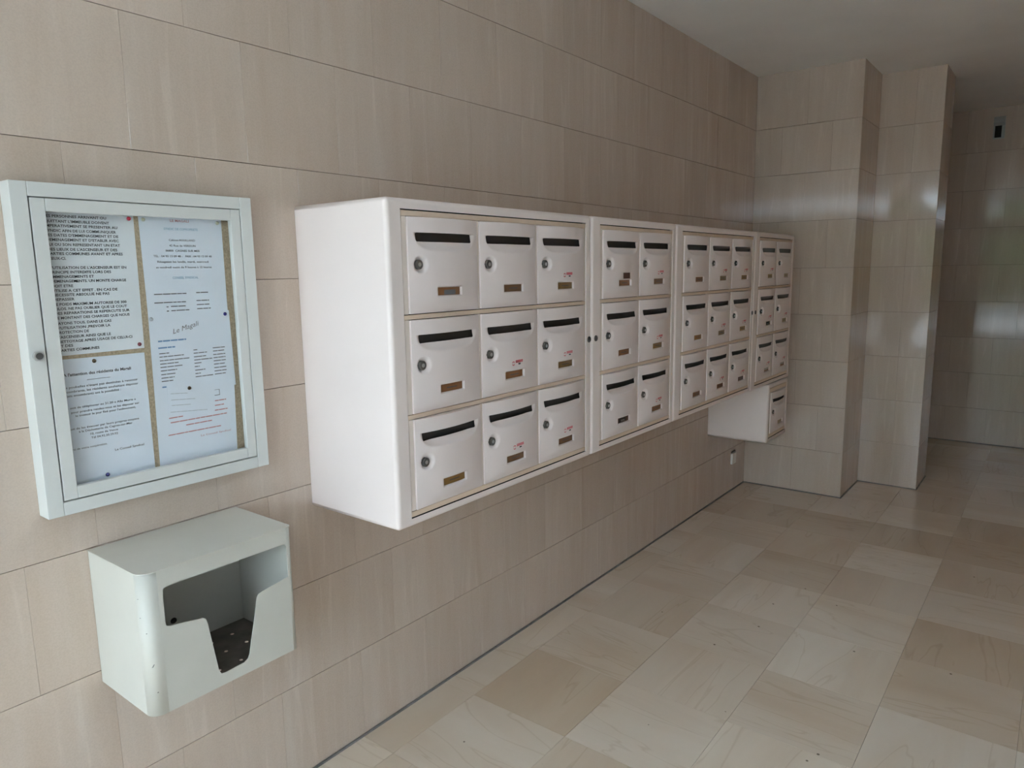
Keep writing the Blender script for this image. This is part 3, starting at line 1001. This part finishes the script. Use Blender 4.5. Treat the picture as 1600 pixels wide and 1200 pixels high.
def pin(y, z, mat, label, r=0.0046, x=0.0222):
    bm = bmesh.new()
    for k in range(5):
        t0, t1 = k / 5 * math.pi / 2, (k + 1) / 5 * math.pi / 2
        bm_cyl_x(bm, y, z, x + 0.004 * math.sin(t0), x + 0.004 * math.sin(t1), r * math.cos(t0), 16, max(0.0004, r * math.cos(t1)))
    o = from_bm('drawing_pin', bm, M[mat])
    tag(o, label, 'pin', 'drawing pins in the notice case')
pin(.7840, 1.6430, 'pin_red', 'bright red drawing pin at the top corner of the capitals notice', x=.0210)
pin(.7810, 1.3570, 'pin_darkred', 'dark red drawing pin at the bottom corner of the capitals notice', x=.0210)
pin(.6790, 1.3290, 'pin_brown', 'bronze drawing pin at the top of the residents notice', x=.0213)
pin(.6820, 1.0670, 'pin_blue', 'navy drawing pin at the foot of the residents notice', x=.0213)
pin(.8160, 1.6425, 'pin_clear', 'clear yellowish drawing pin at the left of the contact sheet', x=.0210)
pin(.9990, 1.6420, 'pin_clear', 'clear yellowish drawing pin at the right of the contact sheet', x=.0210)
pin(1.001, 1.4150, 'pin_blue', 'navy drawing pin beside the slanting script heading', x=.0216)
pin(.8130, 1.4130, 'pin_grey', 'pale grey drawing pin left of the slanting script heading', x=.0216)
pin(.8900, 1.2385, 'pin_brown', 'bronze drawing pin holding the handwritten slip', x=.0228)

# ------------------------------------------------------------------ leaflet box under the notice case
BX = empty('leaflet_box', (0, 0.81, 0.575), 'cream metal leaflet box with a stepped cut-out front, under the notice case', 'box')
by0, by1, bz0, bz1, bxf = 0.6300, 0.9985, 0.5730, 0.8960, 0.2480
rl, rr_ = 0.027, 0.012
th = 0.0020
hole = [(0.6745, 0.838), (0.6750, 0.848), (0.6785, 0.8545), (0.686, 0.8570), (0.974, 0.8570), (0.9800, 0.8545), (0.9825, 0.848), (0.9825, 0.7705),
        (0.906, 0.7590), (0.8975, 0.7560), (0.8930, 0.7490), (0.881, 0.692), (0.8640, 0.6190), (0.8590, 0.6085), (0.8480, 0.6030), (0.800, 0.6010), (0.7900, 0.6030), (0.7845, 0.6140),
        (0.7670, 0.7400), (0.7640, 0.7490), (0.7560, 0.7540), (0.684, 0.7660), (0.6770, 0.7690), (0.6745, 0.7760)]
curve_plate('front_panel', [(by0 + rl + .008, bz0), (by1 - rr_ - .002, bz0), (by1 - rr_ - .002, bz1), (by0 + rl + .008, bz1)], [hole], th,
            lambda u, v, w: (bxf - th / 2 + w, u, v), M['cream'], BX)
def side_path(y_side, sgn, r, ext):
    """plan outline of one side plus its rounded front corner"""
    pts = [(0.002, y_side)]
    cx, cy = bxf - r, y_side + sgn * r
    for k in range(9):
        t = math.pi / 2 * k / 8
        pts.append((cx + r * math.sin(t), cy - sgn * r * math.cos(t)))
    pts.append((bxf, cy + sgn * ext))
    inn = [(0.002, y_side + sgn * th)]
    for k in range(9):
        t = math.pi / 2 * k / 8
        inn.append((cx + (r - th) * math.sin(t), cy - sgn * (r - th) * math.cos(t)))
    inn.append((bxf - th, cy + sgn * ext))
    return pts, inn
for nm, ys_, sg, r_ in (('side_panel', by0, 1, rl), ('side_panel', by1, -1, rr_)):
    po, pi = side_path(ys_, sg, r_, 0.008 if sg > 0 else 0.002)
    bm = bmesh.new()
    A = [[bm.verts.new((x, y, z)) for (x, y) in P] for P in (po, pi) for z in (bz0, bz1)]
    for k in range(len(po) - 1):
        for (a, b) in ((0, 1), (2, 3), (0, 2), (1, 3)):
            f = bm.faces.new((A[a][k], A[a][k + 1], A[b][k + 1], A[b][k]))
            f.smooth = (a, b) in ((0, 1), (2, 3)) and k > 0
    for k in (0,):
        bm.faces.new((A[0][k], A[1][k], A[3][k], A[2][k]))
    from_bm(nm, bm, M['cream'], BX)
# lid plate, slightly proud, rounded front corners
def rounded_plan(y0, y1, x0, x1, r0, r1):
    pts = [(x0, y0)]
    for k in range(9):
        t = math.pi / 2 * k / 8
        pts.append((x1 - r0 + r0 * math.sin(t), y0 + r0 - r0 * math.cos(t)))
    for k in range(9):
        t = math.pi / 2 * k / 8
        pts.append((x1 - r1 + r1 * math.cos(t), y1 - r1 + r1 * math.sin(t)))
    pts.append((x0, y1))
    return pts
curve_plate('lid', rounded_plan(by0 - .0015, by1 + .0015, 0.002, bxf + 0.0025, rl + .002, rr_ + .002), [], 0.0022, lambda u, v, w: (u, v, bz1 + .0012 + w), M['cream'], BX)
circ = lambda cx, cy, r: [(cx + r * math.cos(2 * math.pi * k / 12), cy + r * math.sin(2 * math.pi * k / 12)) for k in range(12)]
holes = [circ(x, 0.699 + 0.0572 * k, 0.0048) for x in (0.061, 0.128, 0.196) for k in range(5)]
curve_plate('bottom_plate', rounded_plan(by0 + th, by1 - th, 0.004, bxf - th, rl - th, rr_ - th), holes, 0.0016, lambda u, v, w: (u, v, bz0 + .008 + w), M['dirty'], BX)
bp_ = box('back_panel', 0.0015, 0.0035, by0 + th, by1 - th, bz0 + .006, bz1, M['cream'], BX)
bm = bmesh.new(); bm_cyl_x(bm, .807, .652, .0035, .0065, .008, 16, .006)
from_bm('screw', bm, M['dark_metal'], BX)
# paint chips on the rounded left edge and the front
def chip(t, z, w, h, lean=0.0):
    bm = bmesh.new()
    cx, cy, r = bxf - rl, by0 + rl, rl + 0.0003
    P = []
    for a, b in ((-w, -h), (w, -h * .6), (w * .8, h), (-w * .5, h * .7)):
        tt = t + (a + lean * b) / rl
        P.append(bm.verts.new((cx + r * math.sin(tt), cy - r * math.cos(tt), z + b)))
    bm.faces.new(P)
    r_ = bmesh.ops.extrude_face_region(bm, geom=list(bm.faces))
    for v in [e for e in r_['geom'] if isinstance(e, bmesh.types.BMVert)]:
        v.co += Vector((-0.0004, 0.0004, 0))
    from_bm('paint_chip', bm, M['scuff'], BX)
chip(1.00, 0.690, .0014, .0040, 0.5)
chip(1.15, 0.628, .0016, .0012)
chip(0.75, 0.765, .0016, .0010)
chip(0.35, 0.800, .0020, .0006)
chip(0.30, 0.842, .0020, .0005)

# ------------------------------------------------------------------ wall socket, far wall sensor
SK = empty('wall_socket', (0, 4.66, 0.19), 'small white wall socket low beside the corner under the single letterbox', 'socket')
box('cover', 0.0005, 0.016, 4.622, 4.692, 0.190, 0.266, M['socket'], SK, 0.003, 2)
bm = bmesh.new(); bm_cyl_x(bm, 4.660, .228, .014, .0172, .020, 20, .018)
from_bm('insert', bm, M['socket'], SK)
box('dark_strip', 0.0005, 0.008, 4.632, 4.695, 0.270, 0.277, M['scuff'], SK)  # thin dark strip just above the cover

SN = empty('wall_sensor', (1.175, YFAR, 2.49), 'pale wall-mounted sensor box with a dark lower window, high on the far wall', 'sensor')
bm = bmesh.new()
# wedge-shaped housing: slanted top above a dark window
X0, X1, ZS0, ZS1 = 1.137, 1.214, 2.492, 2.662
pr = [(YFAR - 0.002, ZS0), (YFAR - 0.030, ZS0), (YFAR - 0.030, 2.590), (YFAR - 0.046, 2.612), (YFAR - 0.046, 2.640), (YFAR - 0.020, ZS1), (YFAR - 0.002, ZS1)]
a_ = [bm.verts.new((X0, y, z)) for y, z in pr]; b_ = [bm.verts.new((X1, y, z)) for y, z in pr]
bm.faces.new(a_); bm.faces.new(b_[::-1])
for i in range(len(pr)):
    j = (i + 1) % len(pr)
    bm.faces.new((a_[i], b_[i], b_[j], a_[j]))
from_bm('housing', bm, M['sensor'], SN)
box('window', 1.148, 1.193, YFAR - 0.0325, YFAR - 0.029, 2.500, 2.590, M['black'], SN, 0.001)
